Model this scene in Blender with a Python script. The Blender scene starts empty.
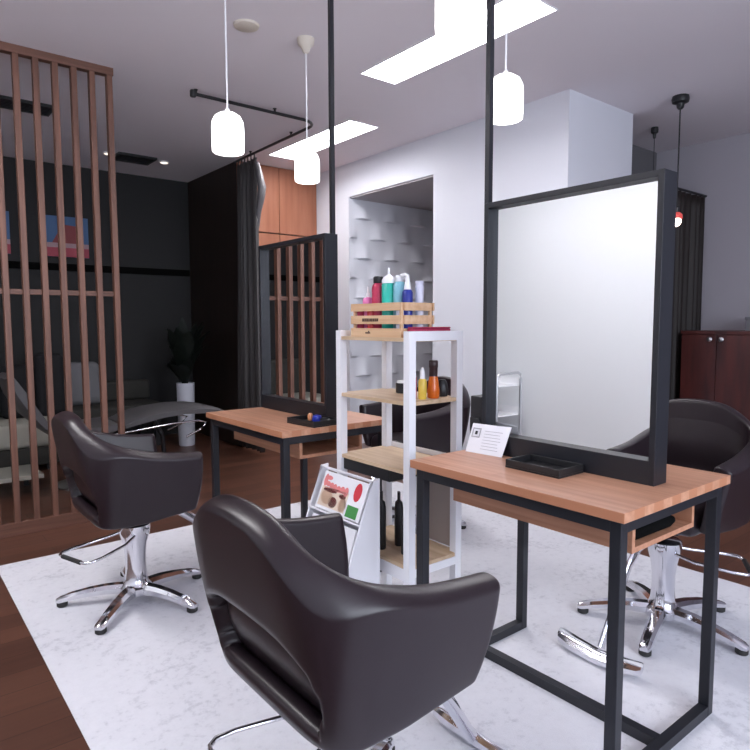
import bpy, bmesh, math, random
from mathutils import Vector, Matrix
random.seed(4)
C = bpy.context.scene.collection
PI = math.pi
R = math.radians

# ------------------------------------------------------------------ camera
cd = bpy.data.cameras.new('camera')
cam = bpy.data.objects.new('camera', cd); C.objects.link(cam)
F_PX, PITCH, YAW, ROLL, CAM_H = 624.9, 4.779, 51.204, -0.158, 1.1942
cd.sensor_fit = 'HORIZONTAL'; cd.sensor_width = 36.0; cd.lens = F_PX / 750.0 * 36.0
cd.clip_start = 0.05; cd.clip_end = 60
f = Vector((math.cos(R(YAW)) * math.cos(R(PITCH)), math.sin(R(YAW)) * math.cos(R(PITCH)), -math.sin(R(PITCH))))
r = Vector((math.sin(R(YAW)), -math.cos(R(YAW)), 0)); u = r.cross(f)
ro = R(ROLL)
r2 = r * math.cos(ro) + u * math.sin(ro); u2 = -r * math.sin(ro) + u * math.cos(ro)
m = Matrix.Identity(4)
for i in range(3):
    m[i][0] = r2[i]; m[i][1] = u2[i]; m[i][2] = -f[i]
m[2][3] = CAM_H
cam.matrix_world = m
bpy.context.scene.camera = cam

# ------------------------------------------------------------------ world, daylight, exposure
w = bpy.data.worlds.new('world'); bpy.context.scene.world = w
w.use_nodes = True
w.node_tree.nodes['Background'].inputs[0].default_value = (0.72, 0.82, 1.0, 1)
w.node_tree.nodes['Background'].inputs[1].default_value = 0.6
def area(name, loc, rot, sx, sy, power, col):
    l = bpy.data.lights.new(name, 'AREA'); l.shape = 'RECTANGLE'; l.size = sx; l.size_y = sy
    l.energy = power; l.color = col
    o = bpy.data.objects.new(name, l); C.objects.link(o); o.location = loc; o.rotation_euler = rot
    return o
area('daylight', (1.05, -2.45, 1.72), (R(90), 0, 0), 3.5, 1.6, 130, (0.82, 0.88, 1.0))
vs = bpy.context.scene.view_settings
vs.view_transform = 'Standard'; vs.look = 'None'; vs.exposure = 0.46; vs.gamma = 1.0; vs.use_curve_mapping = False

# ------------------------------------------------------------------ materials
def mat(name, col, rough=0.5, metal=0.0, spec=0.5, emit=None, es=0.0, coat=0.0):
    mm = bpy.data.materials.new(name); mm.use_nodes = True
    b = mm.node_tree.nodes['Principled BSDF']
    b.inputs['Base Color'].default_value = (*col, 1); b.inputs['Roughness'].default_value = rough
    b.inputs['Metallic'].default_value = metal; b.inputs['Specular IOR Level'].default_value = spec
    b.inputs['Coat Weight'].default_value = coat
    if emit:
        b.inputs['Emission Color'].default_value = (*emit, 1); b.inputs['Emission Strength'].default_value = es
    return mm
def N(mm, t, **kw):
    n = mm.node_tree.nodes.new(t)
    for k, v in kw.items(): setattr(n, k, v)
    return n
def L(mm, a, b): mm.node_tree.links.new(a, b)
def coords(mm, scale, rot=(0, 0, 0), kind='Object'):
    tc = N(mm, 'ShaderNodeTexCoord'); mp = N(mm, 'ShaderNodeMapping')
    mp.inputs['Scale'].default_value = scale; mp.inputs['Rotation'].default_value = rot
    L(mm, tc.outputs[kind], mp.inputs['Vector']); return mp.outputs['Vector']
def ramp(mm, src, stops):
    rr = N(mm, 'ShaderNodeValToRGB'); e = rr.color_ramp.elements
    while len(e) < len(stops): e.new(0.5)
    for el, (p, c) in zip(e, stops): el.position = p; el.color = (*c, 1)
    L(mm, src, rr.inputs['Fac']); return rr.outputs['Color']
def add_bump(mm, src, strength, dist):
    bp = N(mm, 'ShaderNodeBump'); bp.inputs['Strength'].default_value = strength; bp.inputs['Distance'].default_value = dist
    L(mm, src, bp.inputs['Height']); L(mm, bp.outputs['Normal'], mm.node_tree.nodes['Principled BSDF'].inputs['Normal'])
def planks(name, dark, light, plank_len, plank_w, rot=0, rough=0.4, grain=40, seam=0.3, spec=0.5, mixf=0.5):
    """wood laid in staves along local X (rot = 90 degrees: along local Y)"""
    mm = mat(name, light, rough, spec=spec)
    v = coords(mm, (1, 1, 1), (0, 0, rot))
    br = N(mm, 'ShaderNodeTexBrick'); br.offset = 0.37
    br.inputs['Scale'].default_value = 1.0; br.inputs['Brick Width'].default_value = plank_len
    br.inputs['Row Height'].default_value = plank_w; br.inputs['Mortar Size'].default_value = plank_w * 0.012
    br.inputs['Color1'].default_value = (0, 0, 0, 1); br.inputs['Color2'].default_value = (1, 1, 1, 1); br.inputs['Mortar'].default_value = (0.1, 0.1, 0.1, 1)
    L(mm, v, br.inputs['Vector'])
    mp = N(mm, 'ShaderNodeMapping'); mp.inputs['Scale'].default_value = (1.6, grain, grain); L(mm, v, mp.inputs['Vector'])
    no = N(mm, 'ShaderNodeTexNoise'); no.inputs['Scale'].default_value = 1.5; no.inputs['Detail'].default_value = 4
    L(mm, mp.outputs['Vector'], no.inputs['Vector'])
    mx = N(mm, 'ShaderNodeMix'); mx.data_type = 'FLOAT'; mx.inputs[0].default_value = mixf
    L(mm, br.outputs['Color'], mx.inputs[2]); L(mm, no.outputs['Fac'], mx.inputs[3])
    c = ramp(mm, mx.outputs[0], [(0.15, dark), (0.75, light)])
    mo = N(mm, 'ShaderNodeMix'); mo.data_type = 'RGBA'; L(mm, br.outputs['Fac'], mo.inputs[0]); L(mm, c, mo.inputs[6])
    mo.inputs[7].default_value = (*[d * seam for d in dark], 1)
    L(mm, mo.outputs[2], mm.node_tree.nodes['Principled BSDF'].inputs['Base Color'])
    return mm
def grained(name, dark, light, axis, rough=0.45, g=60):
    mm = mat(name, light, rough)
    sc = [g, g, g]; sc[axis] = 2.0
    no = N(mm, 'ShaderNodeTexNoise'); no.inputs['Scale'].default_value = 1.0; no.inputs['Detail'].default_value = 4
    L(mm, coords(mm, sc), no.inputs['Vector'])
    L(mm, ramp(mm, no.outputs['Fac'], [(0.3, dark), (0.7, light)]), mm.node_tree.nodes['Principled BSDF'].inputs['Base Color'])
    return mm

M = {}
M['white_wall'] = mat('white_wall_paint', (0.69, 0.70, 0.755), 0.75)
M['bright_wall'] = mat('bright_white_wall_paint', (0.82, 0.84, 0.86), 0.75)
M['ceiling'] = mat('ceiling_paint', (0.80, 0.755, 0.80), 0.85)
M['dimmed_wall'] = mat('wall_dimness_in_paint', (0.40, 0.38, 0.42), 0.75)  # weaker light on the far right wall, put into its colour
M['recess'] = mat('recess_shade_in_paint', (0.15, 0.145, 0.155), 0.8)  # shade of the curtained recess, painted into the wall colour
M['dark_wall'] = mat('charcoal_wall_paint', (0.011, 0.011, 0.012), 0.7)
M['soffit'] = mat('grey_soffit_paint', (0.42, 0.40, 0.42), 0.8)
M['floor'] = planks('brown_floor_planks', (0.060, 0.025, 0.017), (0.130, 0.056, 0.036), 1.1, 0.125, 0, 0.32, 18, 0.35)
M['slat'] = grained('walnut_slat_wood', (0.10, 0.042, 0.027), (0.19, 0.083, 0.053), 2, 0.5)
M['rail'] = grained('walnut_rail_wood', (0.10, 0.042, 0.027), (0.185, 0.08, 0.052), 0, 0.5)
M['table'] = planks('orange_butcher_block', (0.38, 0.165, 0.09), (0.62, 0.335, 0.215), 0.45, 0.047, PI / 2, 0.35, 30, 1.2, mixf=0.82)
M['box_wood'] = grained('pale_orange_box_wood', (0.38, 0.17, 0.095), (0.52, 0.26, 0.16), 1, 0.5)
M['pine'] = grained('pale_pine_board', (0.52, 0.36, 0.22), (0.68, 0.52, 0.36), 1, 0.5, 40)
M['crate'] = grained('crate_pine', (0.60, 0.36, 0.20), (0.76, 0.54, 0.34), 1, 0.55, 40)
M['closet'] = grained('orange_closet_veneer', (0.25, 0.088, 0.046), (0.33, 0.13, 0.072), 2, 0.45, 20)
M['wenge'] = grained('dark_wenge_laminate', (0.016, 0.009, 0.007), (0.028, 0.015, 0.011), 2, 0.5, 30)
M['cherry'] = grained('dark_red_cherry_wood', (0.035, 0.010, 0.010), (0.10, 0.022, 0.018), 2, 0.35, 12)
M['black_steel'] = mat('black_powder_coat', (0.010, 0.011, 0.016), 0.42)
M['black'] = mat('black_plastic', (0.012, 0.012, 0.014), 0.4)
M['matte_black'] = mat('matte_black_paint', (0.004, 0.004, 0.004), 0.95, spec=0.05)
M['rubber'] = mat('black_rubber', (0.02, 0.02, 0.02), 0.7)
M['chrome'] = mat('polished_chrome', (0.80, 0.80, 0.84), 0.10, 1.0)
M['steel'] = mat('satin_steel', (0.62, 0.63, 0.66), 0.3, 1.0)
M['mirror'] = mat('mirror_silver', (0.93, 0.94, 0.95), 0.0, 1.0)
M['white'] = mat('white_enamel', (0.84, 0.84, 0.88), 0.4)
M['white_pl'] = mat('white_plastic', (0.86, 0.86, 0.88), 0.35)
M['cream'] = mat('cream_plastic', (0.66, 0.60, 0.52), 0.5)
M['opal'] = mat('lit_opal_glass', (0.9, 0.9, 0.9), 0.3, emit=(1.0, 0.965, 0.95), es=3.2)
M['tube'] = mat('lit_luminaire_diffuser', (0.9, 0.9, 0.9), 0.5, emit=(1.0, 0.98, 1.0), es=19.0)
M['spot'] = mat('lit_spot', (0.9, 0.8, 0.7), 0.5, emit=(1.0, 0.86, 0.74), es=1.0)
M['bulb'] = mat('lit_bulb', (1, 0.8, 0.7), 0.5, emit=(1.0, 0.72, 0.60), es=9.0)
M['red_glass'] = mat('dark_red_glass', (0.45, 0.05, 0.05), 0.25, emit=(0.9, 0.12, 0.1), es=0.35)
M['drape'] = mat('dark_grey_drape', (0.055, 0.050, 0.050), 0.55)
M['satin'] = mat('brown_curtain_cloth', (0.014, 0.008, 0.006), 0.6)
M['pot'] = mat('white_ceramic', (0.68, 0.70, 0.78), 0.35)
M['leaf'] = mat('dark_green_leaf', (0.006, 0.010, 0.007), 0.5)
M['soil'] = mat('dark_soil', (0.02, 0.014, 0.01), 0.9)
M['grey_vinyl'] = mat('grey_vinyl', (0.095, 0.090, 0.095), 0.5)
M['lgrey'] = mat('light_grey_cloth', (0.16, 0.16, 0.17), 0.85)
M['beige'] = mat('greenish_beige_cloth', (0.36, 0.35, 0.30), 0.85)
M['sofa'] = mat('dark_sofa_cloth', (0.035, 0.034, 0.030), 0.9)
M['blackcloth'] = mat('black_cushion_cloth', (0.008, 0.008, 0.010), 0.9)
M['crimson'] = mat('crimson_plastic', (0.52, 0.03, 0.09), 0.35)
M['crimson2'] = mat('crimson_cloth', (0.36, 0.02, 0.07), 0.6)
M['teal'] = mat('teal_plastic', (0.02, 0.46, 0.36), 0.3)
M['sky'] = mat('pale_teal_plastic', (0.22, 0.48, 0.58), 0.3)
M['navy'] = mat('navy_plastic', (0.015, 0.03, 0.26), 0.3)
M['pink'] = mat('pink_plastic', (0.74, 0.20, 0.46), 0.35)
M['red'] = mat('red_plastic', (0.55, 0.04, 0.05), 0.35)
M['lilac'] = mat('pale_lilac_plastic', (0.70, 0.70, 0.84), 0.35)
M['clear'] = mat('frosted_white_plastic', (0.80, 0.80, 0.84), 0.3)
M['yellow'] = mat('yellow_liquid_bottle', (0.66, 0.46, 0.07), 0.25)
M['amber'] = mat('amber_orange_bottle', (0.62, 0.13, 0.015), 0.15)
M['dkbrown'] = mat('dark_brown_cap', (0.03, 0.012, 0.014), 0.4)
M['paper'] = mat('white_paper', (0.84, 0.84, 0.88), 0.7)
M['ink'] = mat('dark_ink', (0.03, 0.03, 0.04), 0.6)
M['inkgrey'] = mat('grey_ink', (0.42, 0.42, 0.45), 0.7)
M['inkred'] = mat('red_ink', (0.62, 0.04, 0.06), 0.6)
M['inkpink'] = mat('coral_ink', (0.80, 0.25, 0.25), 0.6)
M['inkgreen'] = mat('green_ink', (0.06, 0.28, 0.07), 0.6)
M['skinink'] = mat('tan_ink', (0.70, 0.48, 0.34), 0.6)
M['skinink2'] = mat('pale_tan_ink', (0.78, 0.64, 0.52), 0.6)
M['brownink'] = mat('maroon_ink', (0.16, 0.03, 0.03), 0.6)
M['stamp'] = mat('brown_stamp_ink', (0.10, 0.055, 0.04), 0.8)
M['kraft'] = mat('kraft_board', (0.44, 0.38, 0.35), 0.8)
M['blueart'] = mat('blue_paint', (0.075, 0.15, 0.30), 0.7)
M['redart'] = mat('dull_red_paint', (0.26, 0.06, 0.065), 0.7)
M['pinkart'] = mat('pink_paint', (0.40, 0.07, 0.10), 0.7)
M['paleart'] = mat('pale_pink_paint', (0.42, 0.28, 0.30), 0.7)
M['blueplastic'] = mat('blue_plastic', (0.02, 0.04, 0.40), 0.3)
M['orangeplastic'] = mat('peach_plastic', (0.75, 0.32, 0.15), 0.4)
M['grey_box'] = mat('grey_plastic', (0.16, 0.16, 0.18), 0.5)
# leather
lm = mat('dark_brown_leather', (0.0170, 0.0100, 0.0135), 0.33, spec=0.42)
no = N(lm, 'ShaderNodeTexNoise'); no.inputs['Scale'].default_value = 220; L(lm, coords(lm, (1, 1, 1)), no.inputs['Vector'])
add_bump(lm, no.outputs['Fac'], 0.06, 0.002); M['leather'] = lm
# rug
rm = mat('rug_pile', (0.8, 0.8, 0.84), 0.95, spec=0.1)
v = coords(rm, (1, 1, 1))
n1 = N(rm, 'ShaderNodeTexNoise'); n1.inputs['Scale'].default_value = 26; n1.inputs['Detail'].default_value = 5; n1.inputs['Roughness'].default_value = 0.75; L(rm, v, n1.inputs['Vector'])
n2 = N(rm, 'ShaderNodeTexNoise'); n2.inputs['Scale'].default_value = 3.5; n2.inputs['Detail'].default_value = 2; L(rm, v, n2.inputs['Vector'])
ad = N(rm, 'ShaderNodeMath'); ad.operation = 'MULTIPLY_ADD'; L(rm, n2.outputs['Fac'], ad.inputs[0]); ad.inputs[1].default_value = 0.5; L(rm, n1.outputs['Fac'], ad.inputs[2])
L(rm, ramp(rm, ad.outputs[0], [(0.60, (0.70, 0.70, 0.745)), (0.80, (0.67, 0.67, 0.715)), (0.90, (0.575, 0.575, 0.62)), (1.0, (0.52, 0.52, 0.57))]), rm.node_tree.nodes['Principled BSDF'].inputs['Base Color'])
n3 = N(rm, 'ShaderNodeTexNoise'); n3.inputs['Scale'].default_value = 300; L(rm, v, n3.inputs['Vector']); add_bump(rm, n3.outputs['Fac'], 0.3, 0.004)
M['rug'] = rm
# window glass
gm = bpy.data.materials.new('window_glass'); gm.use_nodes = True; nt = gm.node_tree; nt.nodes.clear()
out = nt.nodes.new('ShaderNodeOutputMaterial'); tr = nt.nodes.new('ShaderNodeBsdfTransparent'); gl = nt.nodes.new('ShaderNodeBsdfGlossy'); gl.inputs['Roughness'].default_value = 0.0
mx = nt.nodes.new('ShaderNodeMixShader'); mx.inputs[0].default_value = 0.06
nt.links.new(tr.outputs[0], mx.inputs[1]); nt.links.new(gl.outputs[0], mx.inputs[2]); nt.links.new(mx.outputs[0], out.inputs[0]); M['glass'] = gm

# ------------------------------------------------------------------ mesh helpers
def BM(): return bmesh.new()
def box(bm, x0, x1, y0, y1, z0, z1, mtx=None):
    vs_ = [bm.verts.new(p) for p in ((x0, y0, z0), (x1, y0, z0), (x1, y1, z0), (x0, y1, z0), (x0, y0, z1), (x1, y0, z1), (x1, y1, z1), (x0, y1, z1))]
    if mtx is not None:
        for q in vs_: q.co = mtx @ q.co
    for a in ((0, 3, 2, 1), (4, 5, 6, 7), (0, 1, 5, 4), (1, 2, 6, 5), (2, 3, 7, 6), (3, 0, 4, 7)):
        bm.faces.new([vs_[i] for i in a])
    return vs_
def ring(bm, c, t, rad, seg, up=None, ry=None):
    t = Vector(t).normalized()
    a = up if up is not None else (Vector((0, 0, 1)) if abs(t.z) < 0.9 else Vector((1, 0, 0)))
    s = t.cross(a).normalized(); n = s.cross(t).normalized()
    ry = rad if ry is None else ry
    return [bm.verts.new(Vector(c) + s * math.cos(2 * PI * i / seg) * rad + n * math.sin(2 * PI * i / seg) * ry) for i in range(seg)]
def bridge(bm, a, b):
    n = len(a)
    for i in range(n): bm.faces.new((a[i], a[(i + 1) % n], b[(i + 1) % n], b[i]))
def tube(bm, pts, rad, seg=10, closed=False, cap=True, up=None, flat=1.0):
    pts = [Vector(p) for p in pts]; n = len(pts); rs = []
    for i, p in enumerate(pts):
        if closed: t = pts[(i + 1) % n] - pts[i - 1]
        else: t = pts[min(i + 1, n - 1)] - pts[max(i - 1, 0)]
        rr = rad[i] if isinstance(rad, (list, tuple)) else rad
        rs.append(ring(bm, p, t, rr, seg, up, rr * flat))
    for i in range(n - 1): bridge(bm, rs[i], rs[i + 1])
    if closed: bridge(bm, rs[-1], rs[0])
    elif cap:
        bm.faces.new(rs[0][::-1]); bm.faces.new(rs[-1])
def lathe(bm, prof, seg=24, c=(0, 0, 0)):
    """prof: (radius, z) list bottom to top"""
    c = Vector(c); prev = None
    for (rr, z) in prof:
        if rr < 1e-6: cur = [bm.verts.new(c + Vector((0, 0, z)))]
        else: cur = [bm.verts.new(c + Vector((rr * math.cos(2 * PI * i / seg), rr * math.sin(2 * PI * i / seg), z))) for i in range(seg)]
        if prev is not None:
            if len(prev) == 1 and len(cur) > 1:
                for i in range(seg): bm.faces.new((prev[0], cur[(i + 1) % seg], cur[i]))
            elif len(cur) == 1 and len(prev) > 1:
                for i in range(seg): bm.faces.new((prev[i], prev[(i + 1) % seg], cur[0]))
            elif len(cur) > 1: bridge(bm, prev, cur)
        elif len(cur) > 1: bm.faces.new(cur[::-1])
        prev = cur
    if len(prev) > 1: bm.faces.new(prev)
def obj(name, bm, material, parent=None, smooth=False, bevel=0, seg=2, sub=0, loc=None):
    bmesh.ops.recalc_face_normals(bm, faces=bm.faces[:])
    me = bpy.data.meshes.new(name); bm.to_mesh(me); bm.free()
    if smooth:
        for p in me.polygons: p.use_smooth = True
        try: me.set_sharp_from_angle(angle=R(40))
        except Exception: pass
    me.materials.append(material)
    o = bpy.data.objects.new(name, me); C.objects.link(o)
    if parent is not None: o.parent = parent
    if loc is not None: o.location = loc
    if bevel:
        b = o.modifiers.new('bevel', 'BEVEL'); b.width = bevel; b.segments = seg; b.limit_method = 'ANGLE'
        if seg > 2:
            for p in me.polygons: p.use_smooth = True
    if sub:
        s = o.modifiers.new('subdivision', 'SUBSURF'); s.levels = sub; s.render_levels = sub
    return o
def bx(name, a, material, parent=None, bevel=0, seg=2, loc=None):
    bm = BM(); box(bm, *a); return obj(name, bm, material, parent, bevel=bevel, seg=seg, loc=loc)
def tag(o, label, cat, group=None):
    o['label'] = label; o['category'] = cat
    if group: o['group'] = group
    return o
def thing(name, label, cat, loc=(0, 0, 0), rz=0, group=None):
    o = bpy.data.objects.new(name, None); C.objects.link(o); o.empty_display_size = 0.1
    o.location = loc; o.rotation_euler = (0, 0, rz); return tag(o, label, cat, group)
def struct(o):
    o['kind'] = 'structure'; return o
def copy_tree(o, parent=None):
    c = o.copy(); C.objects.link(c)
    if parent is not None: c.parent = parent
    for ch in list(o.children):
        copy_tree(ch, c)
    return c
def dup(root, label, loc, rz=0):
    c = copy_tree(root); c.location = loc; c.rotation_euler = (0, 0, rz); c['label'] = label; return c

# ------------------------------------------------------------------ the room
CZ = 2.70
struct(bx('floor', (-1.3, 5.7, -2.4, 6.75, -0.12, 0), M['floor']))
LUM = [(2.39, 2.67, 1.90, 3.11), (2.86, 3.14, 3.85, 5.08), (-0.35, -0.07, 1.55, 3.75)]     # recesses for the luminaires, the last for an added one out of view
bm = BM(); box(bm, -1.3, 5.7, -2.4, 6.75, CZ + 0.10, CZ + 0.2)
xs = sorted({-1.3, 5.7, *[v for q in LUM for v in q[:2]]}); ys = sorted({-2.4, 6.75, *[v for q in LUM for v in q[2:]]})
for xa, xb_ in zip(xs, xs[1:]):
    for ya, yb in zip(ys, ys[1:]):
        if any(q[0] <= xa and xb_ <= q[1] and q[2] <= ya and yb <= q[3] for q in LUM): continue
        bm.faces.new([bm.verts.new(p) for p in ((xa, ya, CZ), (xa, yb, CZ), (xb_, yb, CZ), (xb_, ya, CZ))])
bmesh.ops.remove_doubles(bm, verts=bm.verts[:], dist=1e-5)
struct(obj('ceiling', bm, M['ceiling']))
struct(bx('wall_left', (-1.3, -1.2, -2.2, 6.6, 0, CZ), M['bright_wall']))
struct(bx('wall_back', (-1.3, 5.7, 6.6, 6.75, 0, CZ), M['dark_wall']))
struct(bx('wall_far_right', (5.55, 5.7, -2.2, 6.6, 0, CZ), M['dimmed_wall']))
bm = BM()
box(bm, 3.61, 4.40, 2.47, 3.73, 0, CZ); box(bm, 3.61, 5.55, 4.885, 6.6, 0, CZ)
struct(obj('wall_right', bm, M['white_wall']))
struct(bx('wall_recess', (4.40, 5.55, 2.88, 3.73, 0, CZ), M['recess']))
bm = BM(); box(bm, 3.61, 5.55, 3.73, 4.885, 2.39, CZ)
struct(obj('wall_lintel', bm, M['white_wall']))
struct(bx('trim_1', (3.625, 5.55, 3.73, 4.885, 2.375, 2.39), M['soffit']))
# window wall behind the camera
bm = BM()
box(bm, -1.3, 5.7, -2.35, -2.2, 0, 0.85); box(bm, -1.3, 5.7, -2.35, -2.2, 2.55, CZ)
box(bm, -1.3, -0.75, -2.35, -2.2, 0.85, 2.55); box(bm, 2.80, 5.7, -2.35, -2.2, 0.85, 2.55)
struct(obj('wall_front', bm, M['white_wall']))
wf = BM()
for xx in (-0.75, 0.42, 1.58, 2.75): box(wf, xx, xx + 0.05, -2.31, -2.24, 0.85, 2.55)
box(wf, -0.75, 2.80, -2.31, -2.24, 0.85, 0.90); box(wf, -0.75, 2.80, -2.31, -2.24, 2.50, 2.55)
wfo = struct(obj('window_1', wf, M['black_steel']))
for i in range(3):
    obj('pane', (lambda b: (box(b, -0.70 + i * 1.167, 0.42 + i * 1.163, -2.279, -2.273, 0.9, 2.5), b)[1])(BM()), M['glass'], wfo)
# dado rail of the dark back wall
struct(bx('trim_2', (-1.2, 2.72, 6.575, 6.6, 1.70, 1.765), M['matte_black']))
# textured relief panels on the side of the passage
def relief_panel():
    bm = BM(); x0, x1, z0, z1, y = 3.61, 5.55, 0.0, 2.375, 4.884
    bw, bh = 0.36, 0.19; nx, per = 100, 12
    nz = int(round((z1 - z0) / bh * per)); grid = []
    for j in range(nz + 1):
        z = z0 + (z1 - z0) * j / nz; row = []
        rr = (z1 - z) / bh; k = int(rr + 1e-6); fz = min(max(rr - k, 0), 1)
        for i in range(nx + 1):
            x = x0 + (x1 - x0) * i / nx
            uu = (x / bw + (0.5 if k % 2 else 0)) % 1.0
            row.append(bm.verts.new((x, y - 0.004 - 0.040 * math.sin(PI * uu) ** 5 * fz ** 1.3, z)))
        grid.append(row)
    for j in range(nz):
        for i in range(nx): bm.faces.new((grid[j][i], grid[j][i + 1], grid[j + 1][i + 1], grid[j + 1][i]))
    return obj('wall_niche', bm, M['white_wall'])
struct(relief_panel())

# ------------------------------------------------------------------ closet block with orange front
cl = thing('closet', 'tall orange wood closet front beside the white wall, behind the hanging drape', 'closet', (3.17, 5.98, 0))
bx('carcass', (-0.44, 0.43, -0.53, 0.61, 0, CZ - 0.002), M['wenge'], cl)
for a, b in ((0.0, 2.055), (2.062, CZ - 0.005)):
    for x0, x1 in ((-0.44, -0.006), (0.0, 0.43)):
        bx('door_panel', (x0, x1, -0.56, -0.53, a + 0.005, b), M['closet'], cl, 0.002)

# ------------------------------------------------------------------ rug
rug = bx('area_rug', (0.416, 3.02, -1.6, 3.50, 0.0, 0.003), M['rug'])
tag(rug, 'large off-white rug with faint grey blotches under all the chairs and tables', 'rug')

# ------------------------------------------------------------------ slatted screen
sc = thing('slatted_screen', 'tall walnut slatted room divider from floor to ceiling at the left', 'screen', (0.5, 3.98, 0))
for k in range(14):
    xx = 1.178 - 0.098 * k - 0.5
    bx('slat', (xx - 0.0155, xx + 0.0155, -0.022, 0.022, 0.07, 2.655), M['slat'], sc, 0.002)
bx('top_rail', (-0.62, 0.70, -0.024, 0.024, 2.655, CZ), M['rail'], sc, 0.002)
bx('middle_rail', (-0.62, 0.68, 0.002, 0.02, 1.358, 1.388), M['rail'], sc, 0.002)
bx('bottom_rail', (-0.62, 0.70, -0.026, 0.026, 0.0, 0.075), M['rail'], sc, 0.002)

# ------------------------------------------------------------------ styling chairs
RIM = [(0.0, 0.838), (0.05, 0.836), (0.10, 0.828), (0.15, 0.808), (0.20, 0.781), (0.26, 0.754), (0.32, 0.730), (0.42, 0.697), (0.52, 0.676), (0.64, 0.664)]
def rim_height(s_):
    s_ = min(max(s_, 0), RIM[-1][0] - 1e-6)
    for i in range(len(RIM) - 1):
        if s_ <= RIM[i + 1][0]: break
    (x0, y0), (x1, y1) = RIM[i], RIM[i + 1]
    m0 = 0 if i == 0 else (y1 - RIM[i - 1][1]) / (x1 - RIM[i - 1][0])
    m1 = (RIM[i + 2][1] - y0) / (RIM[i + 2][0] - x0) if i + 2 < len(RIM) else (y1 - y0) / (x1 - x0)
    h = x1 - x0; u_ = (s_ - x0) / h
    return (2 * u_**3 - 3 * u_**2 + 1) * y0 + (u_**3 - 2 * u_**2 + u_) * h * m0 + (-2 * u_**3 + 3 * u_**2) * y1 + (u_**3 - u_**2) * h * m1
def tub_plan(kind, q, t, de=0.0):
    t = min(max(t, 0), 1)
    wy = 0.222 + 0.060 * t ** 0.8; xc = -0.03; xb = -0.172 - 0.084 * t ** 0.9; a = xc - xb
    xf = 0.180 + 0.018 * math.sin(PI * t * 0.75); ex = 6.8 - 3.3 * t + de
    if kind == 'a':
        th = PI * q; sn, cs = abs(math.sin(th)), math.cos(th); e = 2 / ex
        return Vector((xc - a * (sn ** e), -wy * (abs(cs) ** e) * (1 if cs > 0 else -1), 0))
    r_ = q if kind == 's' else 1 - q
    return Vector((xf + (xc - xf) * r_, -wy if kind == 's' else wy, 0))
ARC = [0.0]
for i in range(400): ARC.append(ARC[-1] + (tub_plan('a', 0.5 + (i + 1) / 800, 1) - tub_plan('a', 0.5 + i / 800, 1)).length)
def shell_point(kind, q, t, de=0.0):
    """mid surface of the tub: kind s / e = straight arms, a = the rounded back; returns point, foot and rim heights, outward normal, shoulder"""
    p = tub_plan(kind, q, t, de); h = 0.004
    d = tub_plan(kind, min(q + h, 1), t, de) - tub_plan(kind, max(q - h, 0), t, de)
    nrm = Vector((-d.y, d.x, 0)).normalized()
    if nrm.dot(p) < 0: nrm = -nrm
    if kind == 'a':
        ztop = rim_height(ARC[min(400, int(round(abs(q - 0.5) * 800)))]); zb = 0.398
        shoulder = 0.020 + 0.045 * math.exp(-((min(q, 1 - q) - 0.22) / 0.13) ** 2)
    else:
        fr = 1 - q if kind == 's' else q
        ztop = rim_height(ARC[400] + 0.22 * fr); zb = 0.398 + 0.022 * fr
        shoulder = 0.016 + 0.008 * (1 - fr)
    return p, zb, ztop, nrm, shoulder
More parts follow.
